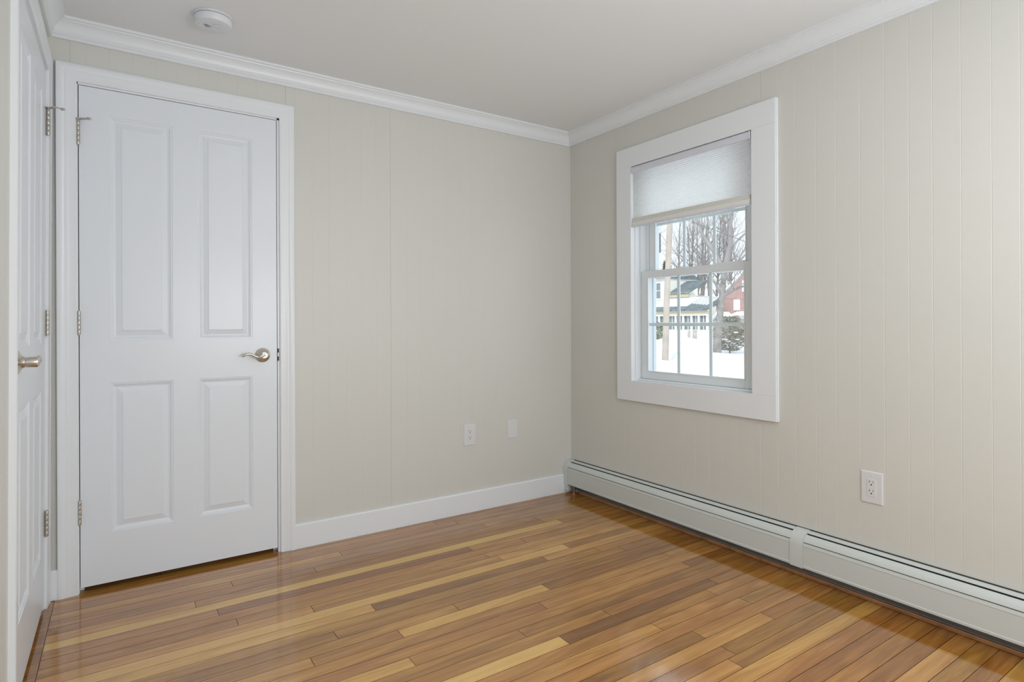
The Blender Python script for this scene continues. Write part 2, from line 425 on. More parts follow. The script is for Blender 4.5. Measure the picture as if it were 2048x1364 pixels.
def lever_handle(parent, x, z, s):
    """rose and wave lever; s=-1 lever points to -x"""
    h = empty('door_handle', (x, 0, z), parent=parent); tag(h, 'brushed nickel wave lever')
    R = Matrix.Rotation(pi/2, 4, 'X')      # lathe axis z -> -y
    MB().lathe([(0, -.0005), (.0325, -.0005), (.0332, .002), (.0325, .0045), (.029, .0065), (.023, .0085), (.0175, .0125), (.0150, .0175), (0, .0175)], 40, R).build('rose', m_nickel, h, smooth=True)
    MB().lathe([(.0125, .016), (.0125, .020), (.0145, .0205), (.0148, .043), (.0135, .0465), (0, .0475)], 32, R).build('neck', m_nickel, h, smooth=True)
    # wave lever: leaves the hub, dips, rises, droops at the tip
    pts = []; rad = []
    K = [(0.006, 0.004, .0100), (-.008, .001, .0112), (-.018, -.005, .0095), (-.028, -.006, .0070), (-.040, -.0015, .0058), (-.053, .0045, .0055), (-.066, .0068, .0062), (-.078, .0052, .0060), (-.088, .0005, .0048), (-.0935, -.0035, .0025)]
    for kx, kz, kr in K:
        pts.append((s*-kx, -.0385-.004*(abs(kx)/.09), kz*1.35)); rad.append(kr)
    mb = MB().tube(pts, rad, 12); mb.build('lever', m_nickel, h, smooth=60)
    return h

def hinge(parent, x, z0, z1, s, stop=False, plate=False):
    h = empty('hinge', (x, 0, (z0+z1)/2), parent=parent); H = z1-z0
    r = .0060; seg = H/5
    mb = MB()
    for k in range(5):
        a = -H/2+k*seg; mb.lathe([(0, a+.0006), (r*.93, a+.0006), (r, a+.0016), (r, a+seg-.0016), (r*.93, a+seg-.0006), (0, a+seg-.0006)], 16, Matrix.Translation((0, -.0085, 0)))
    mb.lathe([(0, -H/2-.003), (.004, -H/2-.002), (.0045, H/2+.002), (0, H/2+.004)], 12, Matrix.Translation((0, -.0085, 0)))
    mb.build('knuckle', m_hinge, h, smooth=True)
    if plate:
        q = MB().box(min(0, -s*.017), max(0, -s*.017), -.0022, -.0002, -H/2, H/2)
        q.build('plate', m_hinge, h)
    if stop:
        z = H/2+.004
        q = MB().lathe([(.003, z-.002), (.0085, z-.002), (.0085, z+.002), (.003, z+.002)], 16, Matrix.Translation((0, -.0085, 0)))
        q.tube([(0, -.010, z), (s*.020, -.024, z-.001), (s*.030, -.029, z-.001)], [.0045, .0038, .0036], 8, flat=1)
        q.tube([(s*.028, -.029, z), (s*.030, -.046, z-.004), (s*.034, -.052, z-.005)], .0021, 8)
        q.build('pin_stop', m_hinge, h, smooth=True)
        MB().tube([(s*.032, -.050, z-.005), (s*.042, -.060, z-.008)], [.0055, .0048], 10).build('bumper', m_rubber, h, smooth=True)
    return h

def make_door(name, loc, rot, w, revL, revR, mirror, label, panels, latch=True):
    """local x from the left leaf edge; the room is on -y. mirror=True hangs it on the right"""
    root = empty(name, loc, rot); tag(root, label, 'door', kind='structure')
    zt, zb = 2.041, .0225
    door_leaf(root, w, zt, zb, panels)
    casing(root, -revL, w+revR, 2.052, .066)
    # jamb and stops
    mb = MB(); g = .0030; D = .115
    mb.box(-.022, -g, .0002, D, .0003, zt+g+.019); mb.box(w+g, w+.022, .0002, D, .0003, zt+g+.019)
    mb.box(-.022, w+.022, .0002, D, zt+g, zt+.022)
    mb.box(-g, .011, .037, .050, .0003, zt+g); mb.box(w-.011, w+g, .037, .050, .0003, zt+g); mb.box(-g, w+g, .037, .050, zt-.011, zt+g)
    mb.build('jamb', m_trim, root)
    hx = w+.0015 if mirror else -.0015; s = -1 if mirror else 1
    for z0, z1, st in ((1.801, 1.899, True), (1.040, 1.133, False), (.279, .374, False)):
        hinge(root, hx, z0, z1, s, st, plate=mirror)
    lx = .0615 if mirror else w-.0635
    lever_handle(root, lx, .934 if not mirror else .975, 1 if mirror else -1)
    if not mirror:
        q = MB().box(w+g-.0008, w+g+.0062, -.0016, .0005, .905, .963, .0006); q.build('strike_plate', m_dark, root)
        q = MB().box(w+g-.0002, w+g+.0046, -.0030, -.001, .925, .944, .0008); q.build('latch', m_hinge, root)
    return root
def panels_for(w, sc=1):
    # measured on the back-wall door (leaf left edge at x=-2.541)
    L0 = .101; L1 = .325; R0 = .422; R1 = .643
    k = w/.750
    return [(L0*k, L1*k, 1.013, 1.935), (R0*k, R1*k, 1.013, 1.935), (L0*k, L1*k, .2275, .8385), (R0*k, R1*k, .2275, .8385)]
make_door('door_1', (-2.541, 0, 0), (0, 0, 0), .750, .006, .013, False,
          'closed white four-panel door in the back wall with hinges at left and lever at right', panels_for(.750))
make_door('door_2', (XC0, -.862, 0), (LEAN, 0, pi/2), .771, .012, .012, True,
          'white four-panel door at far left seen at a very flat angle', panels_for(.771))

# ------------------------------------------------------------------ window in the right wall (frame: y along the wall, +x outwards)
win = empty('window_1', (0, -.936, .748)); tag(win, 'white double-hung window with grid muntins and wide flat casing on the right wall', 'window', kind='structure')
def wbuild(mb, name, mt, parent=None, **k):
    o = mb.build(name, mt, parent or win, **k)
    if not parent: o.location = -Vector(win.location)
    return o
y0, y1, z0, z1 = -1.314, -.558, .752, 1.956
Y0, Y1, Z0, Z1 = -1.431, -.446, .639, 2.066
mb = MB()
for (a, b, c, d) in ((Y0, Y1, z1, Z1), (Y0, Y1, Z0, z0), (Y0, y0, z0, z1), (y1, Y1, z0, z1)):
    mb.box(-.0185, -.0003, a+.0002, b-.0002, c+.0001, d-.0001, .0007)
wbuild(mb, 'casing', m_trim)
mb = MB()      # bead on the outer edge of the casing
for (a, b, c, d) in ((Y0-.004, Y0-.0002, Z0-.0, Z1), (Y1+.0002, Y1+.003, Z0, Z1)):
    mb.box(-.012, -.0003, a, b, c, d, .001)
wbuild(mb, 'casing_bead', m_trim)
mb = MB()      # reveal boards
t = .012
mb.box(-.0183, .058, y1, y1+t, z0-t, z1+t); mb.box(-.0183, .058, y0-t, y0, z0-t, z1+t)
mb.box(-.0183, .058, y0, y1, z1, z1+t); mb.box(-.0183, .058, y0, y1, z0-t, z0)
mb.box(.012, .030, y1-.006, y1, z0, z1, .001); mb.box(.012, .030, y0, y0+.006, z0, z1, .001)
mb.box(.030, .049, y0, y1, z0, z0+.010, .002)
wbuild(mb, 'reveal', m_trim)
mb = MB()      # vinyl frame tracks
ya, yb = -1.300, -.568
mb.box(.050, .150, yb, y1+.012, z0-.01, z1+.01); mb.box(.050, .150, y0-.012, ya, z0-.01, z1+.01)
mb.box(.050, .150, ya, yb, z1-.022, z1+.01); mb.box(.050, .150, ya, yb, z0-.01, z0+.008)
mb.box(.088, .096, yb-.022, yb, z0, z1, .001); mb.box(.088, .096, ya, ya+.022, z0, z1, .001)
mb.box(.128, .150, yb-.024, yb, z0, z1, .001); mb.box(.128, .150, ya, ya+.030, z0, z1, .001)
mb.box(.050, .170, ya, yb, z0-.03, z0-.004)
wbuild(mb, 'frame', m_vinyl)
def sash(name, xa, xb, sy0, sy1, sz0, sz1, gy0, gy1, gz0, gz1, label):
    f = MB()
    f.box(xa, xb, sy0, gy0, sz0, sz1, .0015); f.box(xa, xb, gy1, sy1, sz0, sz1, .0015)
    f.box(xa, xb, gy0, gy1, gz1, sz1, .0015); f.box(xa, xb, gy0, gy1, sz0, gz0, .0015)
    fr = wbuild(f, name, m_vinyl); tag(fr, label)
    xm = (xa+xb)/2
    g = MB(); g.quad((xm-.006, gy0, gz0), (xm-.006, gy1, gz0), (xm-.006, gy1, gz1), (xm-.006, gy0, gz1)); g.build('glass', m_glass, fr)
    m = MB(); dw = (gy1-gy0)/3; hw = .0088; zc = (gz0+gz1)/2
    for k in (1, 2): m.box(xm-.0035, xm+.0035, gy0+dw*k-hw, gy0+dw*k+hw, gz0, gz1, .001)
    m.box(xm-.0030, xm+.0030, gy0, gy1, zc-hw, zc+hw, .001)
    m.build('muntins', m_munt, fr)
    b = MB()      # glazing bead lip
    for (c0, c1, e0, e1) in ((gy0, gy1, gz0-.004, gz0+.003), (gy0, gy1, gz1-.003, gz1+.003), (gy0-.003, gy0+.003, gz0, gz1), (gy1-.003, gy1+.003, gz0, gz1)):
        b.box(xa-.003, xa+.004, c0, c1, e0, e1, .001)
    b.build('glazing_bead', m_vinyl, fr)
    return fr
sash('sash', .052, .086, -1.286, -.570, .762, 1.368, -1.230, -.620, .806, 1.330, 'lower sash with six clear lights')
sash('sash', .094, .126, -1.270, -.592, 1.330, 1.940, -1.210, -.638, 1.362, 1.898, 'upper sash half hidden by the shade')
mb = MB().box(.056, .080, -1.23, -1.06, 1.368, 1.374, .001); wbuild(mb, 'sash_lock', m_vinyl)

# cellular shade
bl = empty('cellular_shade', (0, -.936, 1.62)); tag(bl, 'white pleated cellular shade drawn a third of the way down in the window', 'window shade')
def bbuild(mb, name, mt, **k):
    o = mb.build(name, mt, bl, **k); o.location = -Vector(bl.location); return o
by0, by1 = -1.303, -.561
sec = [(-.014, 1.918), (-.018, 1.926), (-.019, 1.938), (-.016, 1.950), (-.010, 1.9535), (.030, 1.9535), (.030, 1.918)]
bbuild(MB().prism(sec, 1, by0+.002, by1), 'headrail', m_rail, smooth=30)
bbuild(MB().box(-.020, .028, by0-.004, by0+.002, 1.9175, 1.952, .001), 'headrail_cap', m_rail)
mb = MB(); n = 24; zt_, zb_ = 1.918, 1.667
for side, (xf, xv) in enumerate(((-.005, -.001),)):
    pts = []
    for k in range(2*n+1):
        pts.append((xf if k % 2 else xv, zt_-(zt_-zb_)*k/(2*n)))
    A = [mb.bm.verts.new((x, by0+.004, z)) for x, z in pts]; B = [mb.bm.verts.new((x, by1-.004, z)) for x, z in pts]
    for i in range(len(pts)-1): mb.bm.faces.new((A[i], A[i+1], B[i+1], B[i]))
bbuild(mb, 'pleated_fabric', m_blind, recalc=False)
mb = MB()
for k in range(4): mb.box(-.0085, .006, by0+.003, by1-.003, 1.6475+k*.0050, 1.6520+k*.0050, .001)
bbuild(mb, 'stacked_pleats', m_railc)
sec = [(-.008, 1.6470), (-.012, 1.643), (-.013, 1.6245), (.005, 1.6275), (.005, 1.6470)]
bbuild(MB().prism(sec, 1, by0+.003, by1-.002), 'bottom_rail', m_railc)
sec = [(-.013, 1.6243), (-.0148, 1.619), (-.0120, 1.6135), (-.002, 1.6190), (.005, 1.6272)]
bbuild(MB().prism(sec, 1, by0+.002, by1-.001), 'bottom_rail_lip', m_rail)

# ------------------------------------------------------------------ baseboard heater (runs along the right wall)
ht = empty('baseboard_heater', (-.035, -1.8, 0)); tag(ht, 'long pale grey hydronic baseboard heater under the window', 'heater')
def hbuild(mb, name, mt, label=None, **k):
    o = mb.build(name, mt, ht, **k); o.location = -Vector(ht.location)
    if label: tag(o, label)
    return o
HY = YB+.12; SP = (-1.572, -1.517); CE = -.034
def hprism(sec, a, b): return MB().prism([(-d, z) for d, z in sec], 1, a, b)
# back plate with rolled top
hbuild(hprism([(.0048, .030), (.0058, .030), (.0058, .1995), (.0225, .1965), (.0245, .1945), (.0262, .1950), (.0245, .1990), (.0060, .2025), (.0048, .2020)], HY, CE), 'back_plate', m_heat)
hbuild(hprism([(.0195, .178), (.0210, .178), (.0225, .1960), (.0205, .1960)], HY, CE-.002), 'slot_shadow_sheet', m_dark)  # dark sheet stands in for the shade inside the slot
hbuild(hprism([(.0004, .196), (.0045, .196), (.0045, .2048), (.0004, .2062)], HY, -.040), 'gap_shadow_strip', m_dark, 'thin dark strip painted as the shadow gap between heater and wall')  # shadow line behind the heater, painted as a dark strip
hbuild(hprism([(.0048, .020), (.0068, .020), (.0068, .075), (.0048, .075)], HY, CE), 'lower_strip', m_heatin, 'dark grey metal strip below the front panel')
# damper and front panel for each of the two lengths
for a, b in ((HY, SP[0]), (SP[1], CE)):
    hbuild(hprism([(.0330, .1915), (.0385, .1900), (.0470, .1845), (.0540, .1745), (.0568, .1650), (.0556, .1650), (.0525, .1735), (.0460, .1830), (.0380, .1885), (.0325, .1900)], a+.001, b-.001), 'damper', m_heat, smooth=50)
    hbuild(hprism([(.0560, .1620), (.0588, .1618), (.0612, .1500), (.0600, .1480), (.0600, .0690), (.0618, .0670), (.0612, .0585), (.0520, .0580), (.0520, .0600), (.0590, .0610), (.0580, .0680), (.0580, .1480)], a+.001, b-.001), 'front_panel', m_heat)
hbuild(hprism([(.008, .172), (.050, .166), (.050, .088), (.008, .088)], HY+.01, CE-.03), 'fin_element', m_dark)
env = [(.0030, .2045), (.0260, .2010), (.0400, .1935), (.0500, .1850), (.0570, .1735), (.0605, .1610), (.0630, .1500), (.0622, .0560), (.0500, .0545), (.0030, .0545)]
hbuild(hprism(env, SP[0], SP[1]), 'splice_cover', m_heat, smooth=30)
env2 = [(.0030, .2060), (.0280, .2030), (.0440, .1965), (.0560, .1860), (.0640, .1720), (.0680, .1560), (.0680, .0560), (.0030, .0560)]
hbuild(hprism(env2, CE, -.0006), 'end_cap', m_heat, smooth=30)
hbuild(MB().box(-.064, -.030, -.040, -.0140, .0180, .0559, .001), 'end_cap_foot', m_heat)
hbuild(MB().tube([(-.034, -.072, .088), (-.034, -.072, .004)], .0085, 14).lathe([(.009, 0.0006), (.016, .0006), (.015, .004), (.010, .006), (.0095, .015), (.0085, .016)], 16, Matrix.Translation((-.034, -.072, 0))), 'copper_pipe', m_copper, smooth=True)

# ------------------------------------------------------------------ wall plates
def duplex(name, w, h, blank, loc, rotz, label, cat, group=None):
    r = empty(name, loc, (0, 0, rotz)); tag(r, label, cat, group)
    b = MB(); pr = [(0, 0), (0, .0018), (.0022, .0042), (.0048, .0050)]
    L = []
    for q, d in pr: L.append([b.bm.verts.new((sx*(w/2-q), -d, sz*(h/2-q))) for sx, sz in ((-1, -1), (1, -1), (1, 1), (-1, 1))])
    for p, q in zip(L, L[1:]):
        for k in range(4): b.bm.faces.new((p[k], p[(k+1) % 4], q[(k+1) % 4], q[k]))
    b.bm.faces.new(L[-1]); b.bm.faces.new(L[0][::-1])
    b.build('cover_plate', m_plate, r)
    for sz in (-1, 1): MB().lathe([(0, 0), (.0032, 0), (.0030, .0010), (0, .0013)], 14, Matrix.Translation((0, -.0048, sz*(h/2-.013 if not blank else h/2-.022))) @ Matrix.Rotation(pi/2, 4, 'X')).build('screw', m_plate, r, smooth=True)
    if not blank:
        b = MB().box(-.0165, .0165, -.0064, -.0040, -.0335, .0335, .0007); rc = b.build('receptacle', m_plate, r)
        s = MB()
        for cz in (.0170, -.0170):
            s.box(-.0078, -.0056, -.0067, -.0058, cz+.0015, cz+.0095); s.box(.0052, .0070, -.0067, -.0058, cz+.0025, cz+.0090)
            s.lathe([(0, -.0003), (.0028, -.0003), (.0028, .0006), (0, .0006)], 14, Matrix.Translation((-.0002, -.0061, cz-.0055)) @ Matrix.Rotation(pi/2, 4, 'X'))
        s.build('slots', m_slot, rc)
    return r
G = 'duplex wall outlets'
duplex('wall_outlet', .078, .122, False, (-.747, -.0002, .440), 0, 'white duplex outlet low on the back wall between door and corner', 'outlet', G)
duplex('wall_outlet', .080, .123, False, (-.0002, -1.815, .4385), -pi/2, 'white duplex outlet on the right wall above the heater, right of the window', 'outlet', G)
duplex('blank_wall_plate', .070, .110, True, (-.451, -.0002, .4425), 0, 'small blank white wall plate near the corner on the back wall', 'wall plate')

# ------------------------------------------------------------------ smoke alarm
sm = empty('smoke_alarm', (-2.098, -.352, CEIL)); tag(sm, 'round white smoke alarm on the ceiling near the top of the closed door', 'smoke alarm')
FL = Matrix.Rotation(pi, 4, 'X')
MB().lathe([(0, .0004), (.0715, .0004), (.0725, .003), (.0715, .0065), (.064, .0075), (0, .0075)], 64, FL).build('mounting_ring', m_smoke, sm, smooth=True)
MB().lathe([(0, .0085), (.0660, .0085), (.0680, .0110), (.0675, .0200), (.0655, .0290), (.0625, .0335), (.056, .0355), (.030, .0365), (0, .0368)], 64, FL).build('body', m_smoke, sm, smooth=25)
b = MB()
b.lathe([(.0105, .0362), (.012, .0378), (.0105, .0388), (0, .0390)], 24, Matrix.Translation((.018, -.006, 0)) @ Matrix.Diagonal((1.6, 1, 1, 1)) @ FL); b.build('test_button', m_smoke, sm, smooth=True)
b = MB()
for k in range(4): b.box(-.030, -.014+.002*k, -.016+k*.006, -.0145+k*.006, -.0372, -.0362)
b.build('vents', m_slot, sm)
sm.rotation_euler = (0, 0, radians(-25))

# added ceiling fixture and two window frames on solid wall, holding unseen fill lamps
cl = empty('ceiling_fill_fixture', (-1.30, -2.55, CEIL)); tag(cl, 'added round flush ceiling fixture behind the viewpoint, carrying a fill lamp', 'ceiling light')
MB().lathe([(0, .0005), (.16, .0005), (.165, .01), (.165, .03), (.155, .035), (0, .035)], 48, FL).build('base', m_nickel, cl, smooth=True)
def make_lamp_frame(name, loc, rotz, w, h, label, lamp):
    r = empty(name, loc, (0, 0, rotz)); tag(r, label, 'window', kind='structure')
    mb = MB()
    for (a, b, c, d) in ((-w/2-.1, w/2+.1, h/2, h/2+.1), (-w/2-.1, w/2+.1, -h/2-.1, -h/2), (-w/2-.1, -w/2, -h/2, h/2), (w/2, w/2+.1, -h/2, h/2)):
        mb.box(a, b, -.02, -.0005, c, d, .001)
    mb.build('casing', m_trim, r)
    mb = MB().box(-w/2, w/2, -.012, -.004, -.02, .02)
    for k in (-1, 1): mb.box(k*w/6-.008, k*w/6+.008, -.010, -.004, -h/2, h/2)
    mb.build('muntins', m_vinyl, r)
    lamp.parent = r; lamp.matrix_parent_inverse = Matrix.LocRotScale(Vector(loc), Matrix.Rotation(rotz, 3, 'Z'), None).inverted()
make_lamp_frame('added_lamp_frame_rear', (-1.25, YB, 1.42), pi, 1.3, 1.25, 'added white window frame on the solid wall behind the viewpoint, around a fill lamp', L_rear)
make_lamp_frame('added_lamp_frame_side', (0, -3.05, 1.35), -pi/2, .85, 1.2, 'added white window frame on the right wall beside the viewpoint, around a fill lamp', L_side)
L_ceil.parent = cl; L_ceil.matrix_parent_inverse = Matrix.Translation(cl.location).inverted()

# ------------------------------------------------------------------ outside the window: snowy street
GZ = -.95
m_snow = mat('snow', (.86, .88, .92), .7, bump=.3, bscale=4)
m_bark = mat('grey_bark', (.30, .28, .26), .9, bump=.8, bscale=9, var=.28, vscale=2.5)
m_twig = mat('pale_twigs', (.34, .31, .30), .9, var=.2, vscale=1)
m_pole = mat('weathered_pole', (.50, .43, .375), .85, var=.14, vscale=1.2)
m_wire = mat('utility_wire', (.16, .17, .18), .6)
m_green = mat('evergreen_needles', (.30, .34, .22), .9, var=.35, vscale=3)
m_brush = mat('brown_brush_leaves', (.44, .42, .35), .9, var=.35, vscale=4)
m_cream = mat('cream_clapboard', (.86, .84, .78), .7)
m_white = mat('white_house_trim', (.90, .90, .88), .6)
m_tan = mat('tan_fascia', (.58, .51, .36), .7)
m_roof = mat('dark_slate_roof', (.17, .20, .22), .8, var=.3, vscale=2)
m_hglass = mat('dark_house_glass', (.22, .26, .28), .25)
m_stone = mat('grey_stone_panel', (.50, .47, .44), .8, var=.2, vscale=3)
m_snowshadow = m_snow
def mat_brick():
    m = bpy.data.materials.new('red_brick'); m.use_nodes = True; n = m.node_tree.nodes; l = m.node_tree.links
    b = n['Principled BSDF']; b.inputs['Roughness'].default_value = .85
    tc = n.new('ShaderNodeTexCoord'); mp = n.new('ShaderNodeMapping'); mp.inputs['Rotation'].default_value = (0, pi/2, 0)
    sx = n.new('ShaderNodeSeparateXYZ'); cx = n.new('ShaderNodeCombineXYZ')
    l.new(tc.outputs['Object'], sx.inputs[0]); l.new(sx.outputs[1], cx.inputs[0]); l.new(sx.outputs[2], cx.inputs[1])
    t = n.new('ShaderNodeTexBrick'); t.inputs['Scale'].default_value = 1; t.inputs['Brick Width'].default_value = .45; t.inputs['Row Height'].default_value = .14; t.inputs['Mortar Size'].default_value = .012
    t.inputs['Color1'].default_value = (.48, .31, .29, 1); t.inputs['Color2'].default_value = (.53, .36, .33, 1); t.inputs['Mortar'].default_value = (.40, .24, .21, 1)
    l.new(cx.outputs[0], t.inputs['Vector']); l.new(t.outputs[0], b.inputs['Base Color']); return m
m_brick = mat_brick()

# ground with gentle mounds and ploughed banks
rn = random.Random(3)
def hmound(x, y):
    h = .10*sin(x*.55+1.2)*cos(y*.43)+.05*sin(x*1.7+y*1.1)+.03*sin(x*3.1-y*2.3)
    h += .85*math.exp(-((x-36.5+.25*(y-30))/2.6)**2)*(.75+.25*sin(y*.9))          # bank in front of the houses
    h += .30*math.exp(-((x-20.0)/1.2)**2)
    return h
bm_ = MB(); NX, NY = 110, 100; gv = []
for i in range(NX+1):
    x = .9+89*(i/NX)**1.5; row_ = []
    for j in range(NY+1):
        y = -14+100*j/NY; row_.append(bm_.bm.verts.new((x, y, GZ-.12+hmound(x, y)*min(1, x/10))))
    gv.append(row_)
for i in range(NX):
    for j in range(NY): bm_.bm.faces.new((gv[i][j], gv[i+1][j], gv[i+1][j+1], gv[i][j+1]))
gr = bm_.build('snow_ground', m_snow, smooth=True); tag(gr, 'white snow covering the yard and street outside the window', 'snow', kind='structure')

# utility pole
up = empty('utility_pole', (20.6, 17.35, GZ)); tag(up, 'tall pale wooden utility pole standing in the snow outside, left in the window', 'utility pole')
MB().tube([(0, .02, -.3), (.05, -.06, 3), (.08, -.26, 7), (.10, -.42, 11)], [.17, .155, .14, .12], 14).build('pole', m_pole, up, smooth=True)
MB().box(-.18, .02, .26, .46, 5.6, 6.6, .03).build('transformer', m_wire, up)
# wires
def wire(name, p0, p1, sag, r, label):
    pts = []
    for k in range(13):
        t = k/12; q = Vector(p0).lerp(Vector(p1), t); q.z -= sag*4*t*(1-t); pts.append(q)
    o = MB().tube(pts, r, 6).build(name, m_wire); tag(o, label, 'wire', 'overhead wires in the street'); return o
wire('overhead_wire', (20.8, 20.5, 8.15), (19.6, 9.0, 3.15), .05, .014, 'dark overhead wire sloping down to the right across the upper sash')
wire('overhead_wire', (40.2, 31, 3.42), (40.0, 22, 2.70), .12, .016, 'thin overhead wire crossing in front of the red brick gable')

# bare trees
def tree(name, base, height, r0, lean, seed, label, cat, nb=10, depth=3, forks=None, group=None, tw=1.0, spread=.75):
    rg = random.Random(seed)
    root = empty(name, base); tag(root, label, cat, group)
    trunk = MB(); br = MB()
    pts = []; rad = []; N = 7
    for k in range(N+1):
        t = k/N
        pts.append(Vector((lean[0]*t+rg.uniform(-.03, .03)*height*.12*(k > 0), lean[1]*t+rg.uniform(-.03, .03)*height*.12*(k > 0), height*t - (.3 if k == 0 else 0))))
        rad.append(r0*(1-.72*t)*(1.25 if k == 0 else 1))
    trunk.tube(pts, rad, 10); trunk.build('trunk', m_bark, root, smooth=True)
    def branch(p, d, L, r, lev):
        q = [p]; dd = d.normalized(); n_ = 4
        for k in range(n_):
            dd = (dd+Vector((rg.uniform(-.28, .28), rg.uniform(-.28, .28), rg.uniform(-.12, .26)))).normalized()
            q.append(q[-1]+dd*L/n_)
        br.tube(q, [max(r*(1-.8*i/n_), .006) for i in range(n_+1)], 5 if lev > 1 else 3)
        if lev > 0:
            for k in range(3 if lev > 1 else 4):
                i = rg.randint(1, n_); a = rg.uniform(0, 2*pi)
                nd = (dd*.8+Vector((cos(a)*.9, sin(a)*.9, rg.uniform(0, .7)))).normalized()
                branch(q[i], nd, L*rg.uniform(.45, .7), r*.5*(1-.12*i), lev-1)
    for k in range(nb):
        t = rg.uniform(.28, 1); i = int(t*N*.999); f = t*N-i
        p = pts[i].lerp(pts[min(i+1, N)], f); a = rg.uniform(0, 2*pi)
        branch(p, Vector((cos(a)*spread, sin(a)*spread, rg.uniform(.3, 1.0))), height*rg.uniform(.22, .40)*tw, r0*(1-.7*t)*.55, depth-1)
    for (t, d, L, r) in (forks or []):
        i = int(t*N); branch(pts[i], Vector(d), L, r, 2)
    br.build('branches', m_twig, root)
    return root
tree('bare_tree', (31.2, 22.2, GZ), 13, .25, (.3, -1.4), 5, 'big grey bare tree beside the red brick house', 'tree', nb=12, depth=3,
     forks=[(.55, (0, -.55, 1), 6.5, .20), (.50, (-.1, .75, 1), 6.0, .18), (.42, (0, -.8, .8), 4.0, .10)])
trees = [(55.5, 41.2, 16, .20), (56, 43.2, 15, .18), (58, 46.5, 16, .22), (57, 44.6, 14, .18), (60, 54.6, 17, .22), (61, 50.8, 16, .2), (60, 57, 16, .2), (62, 47.5, 15, .2), (57.5, 39.6, 15, .2), (59, 41.5, 16, .22), (60, 44, 15, .2), (64, 49, 17, .25), (62, 43.5, 14, .2)]
for i, (x, y, h, r) in enumerate(trees):
    tree('slim_tree', (x, y, GZ), h, r, (rn.uniform(-.6, .6), rn.uniform(-1.0, 1.0)), 20+i, 'slim bare grey tree in the crowded row behind the two houses', 'tree', nb=16, depth=3, group='slim bare trees behind the houses', tw=.75, spread=.45)
tree('tall_bare_tree', (27.5, 27.5, GZ), 14, .16, (.2, -2.2), 44, 'thin bare tree left of the utility pole reaching over the porch roof', 'tree', nb=12, depth=3, tw=.8)

# evergreens and brush: needles as many small blades
def bush(name, loc, rx, ry, h, n, mt, seed, label, cat, conical=False, snow=False, blade=.16):
    rg = random.Random(seed); root = empty(name, loc); tag(root, label, cat)
    mb = MB()
    for k in range(n):
        z = rg.random(); a = rg.uniform(0, 2*pi)
        prof = (1-z) if conical else math.sqrt(max(0, 1-(2*z-1)**2*.9))
        rr = math.sqrt(rg.random())*prof
        p = Vector((cos(a)*rr*rx, sin(a)*rr*ry, z*h)); d = Vector((cos(a), sin(a), rg.uniform(-.3, .8))).normalized()
        s_ = d.cross(Vector((rg.uniform(-1, 1), rg.uniform(-1, 1), 1))).normalized()*blade*.35
        L = blade*rg.uniform(.7, 1.6)
        mb.bm.faces.new([mb.bm.verts.new(v) for v in (p-s_, p+d*L*.5-s_*.6, p+d*L, p+d*L*.5+s_*.8)])
    mb.build('foliage', mt, root, recalc=False)
    MB().tube([(0, 0, -.2), (0, 0, h*.9)], [.07, .02], 7).build('stem', m_bark, root)
    if snow:
        mb = MB()
        for k in range(34):
            a = rg.uniform(0, 2*pi); rr = rg.random()**.5; r_ = rg.uniform(.06, .20)
            z = h*rg.uniform(.12, .55)
            b = bmesh.new(); bmesh.ops.create_icosphere(b, subdivisions=1, radius=r_)
            mb.merge(b, Matrix.Translation((cos(a)*rr*rx*1.05, sin(a)*rr*ry*1.05, z)) @ Matrix.Diagonal((1.3, 1.5, .5, 1)))
        mb.build('snow_clumps', m_snow, root, smooth=True)
    return root
bush('evergreen_shrub', (38.6, 34.6, GZ+.45), 1.0, 1.5, 1.55, 2600, m_green, 1, 'round green evergreen shrub by the porch behind the utility pole', 'shrub')
bush('snowy_brush', (32.8, 22.3, GZ+.05), .9, 1.35, 2.35, 3400, m_brush, 2, 'snow-dusted brown brush at the foot of the big bare tree', 'shrub', snow=True)
bush('evergreen_tree', (52, 47.3, GZ), 1.9, 1.9, 12.0, 3800, m_green, 3, 'tall green conifer behind the cream house, left of the utility pole', 'tree', conical=True, blade=.42)
bush('evergreen_tree', (54, 46.4, GZ), 1.7, 1.7, 9.6, 3200, m_green, 4, 'shorter green conifer rising over the low grey roof', 'tree', conical=True, blade=.42)
bush('foundation_shrub', (46.1, 30.2, GZ+.2), .45, .9, 1.1, 900, m_green, 6, 'low green shrub at the foot of the red brick wall', 'shrub')

# cream house with a glazed porch: facade in the plane x=45
ch = empty('cream_house', (45, 37, GZ)); tag(ch, 'cream house across the street with a long glazed porch and snowy roof', 'house')
def cb(name, mt, boxes, root=None, parent=None, bev=0, **k):
    mb = MB()
    for b in boxes: mb.box(*b, bev)
    o = mb.build(name, mt, parent or root or ch, **k); 
    if not parent: o.location = -Vector((root or ch).location)
    return o
cb('porch_wall', m_cream, [(45.15, 47.5, 33.45, 44.0, GZ, .34), (45.15, 47.5, 33.45, 44, 1.78, 1.95)])
cb('main_wall', m_cream, [(47.5, 53, 41.0, 46, GZ, 6.0)])
cb('side_wing_wall', m_cream, [(48.2, 53, 38.5, 41.6, GZ, 4.0)])
cb('porch_fascia', m_tan, [(44.95, 45.2, 33.40, 44.1, 1.84, 2.22)])
cb('wing_fascia', m_tan, [(48.0, 48.25, 38.3, 41.8, 3.82, 4.24)])
cb('gutter', m_white, [(44.85, 44.96, 33.35, 44.1, 2.20, 2.30), (44.9, 45.1, 33.42, 44.1, 1.74, 1.86), (47.95, 48.1, 38.3, 41.8, 4.22, 4.30)])
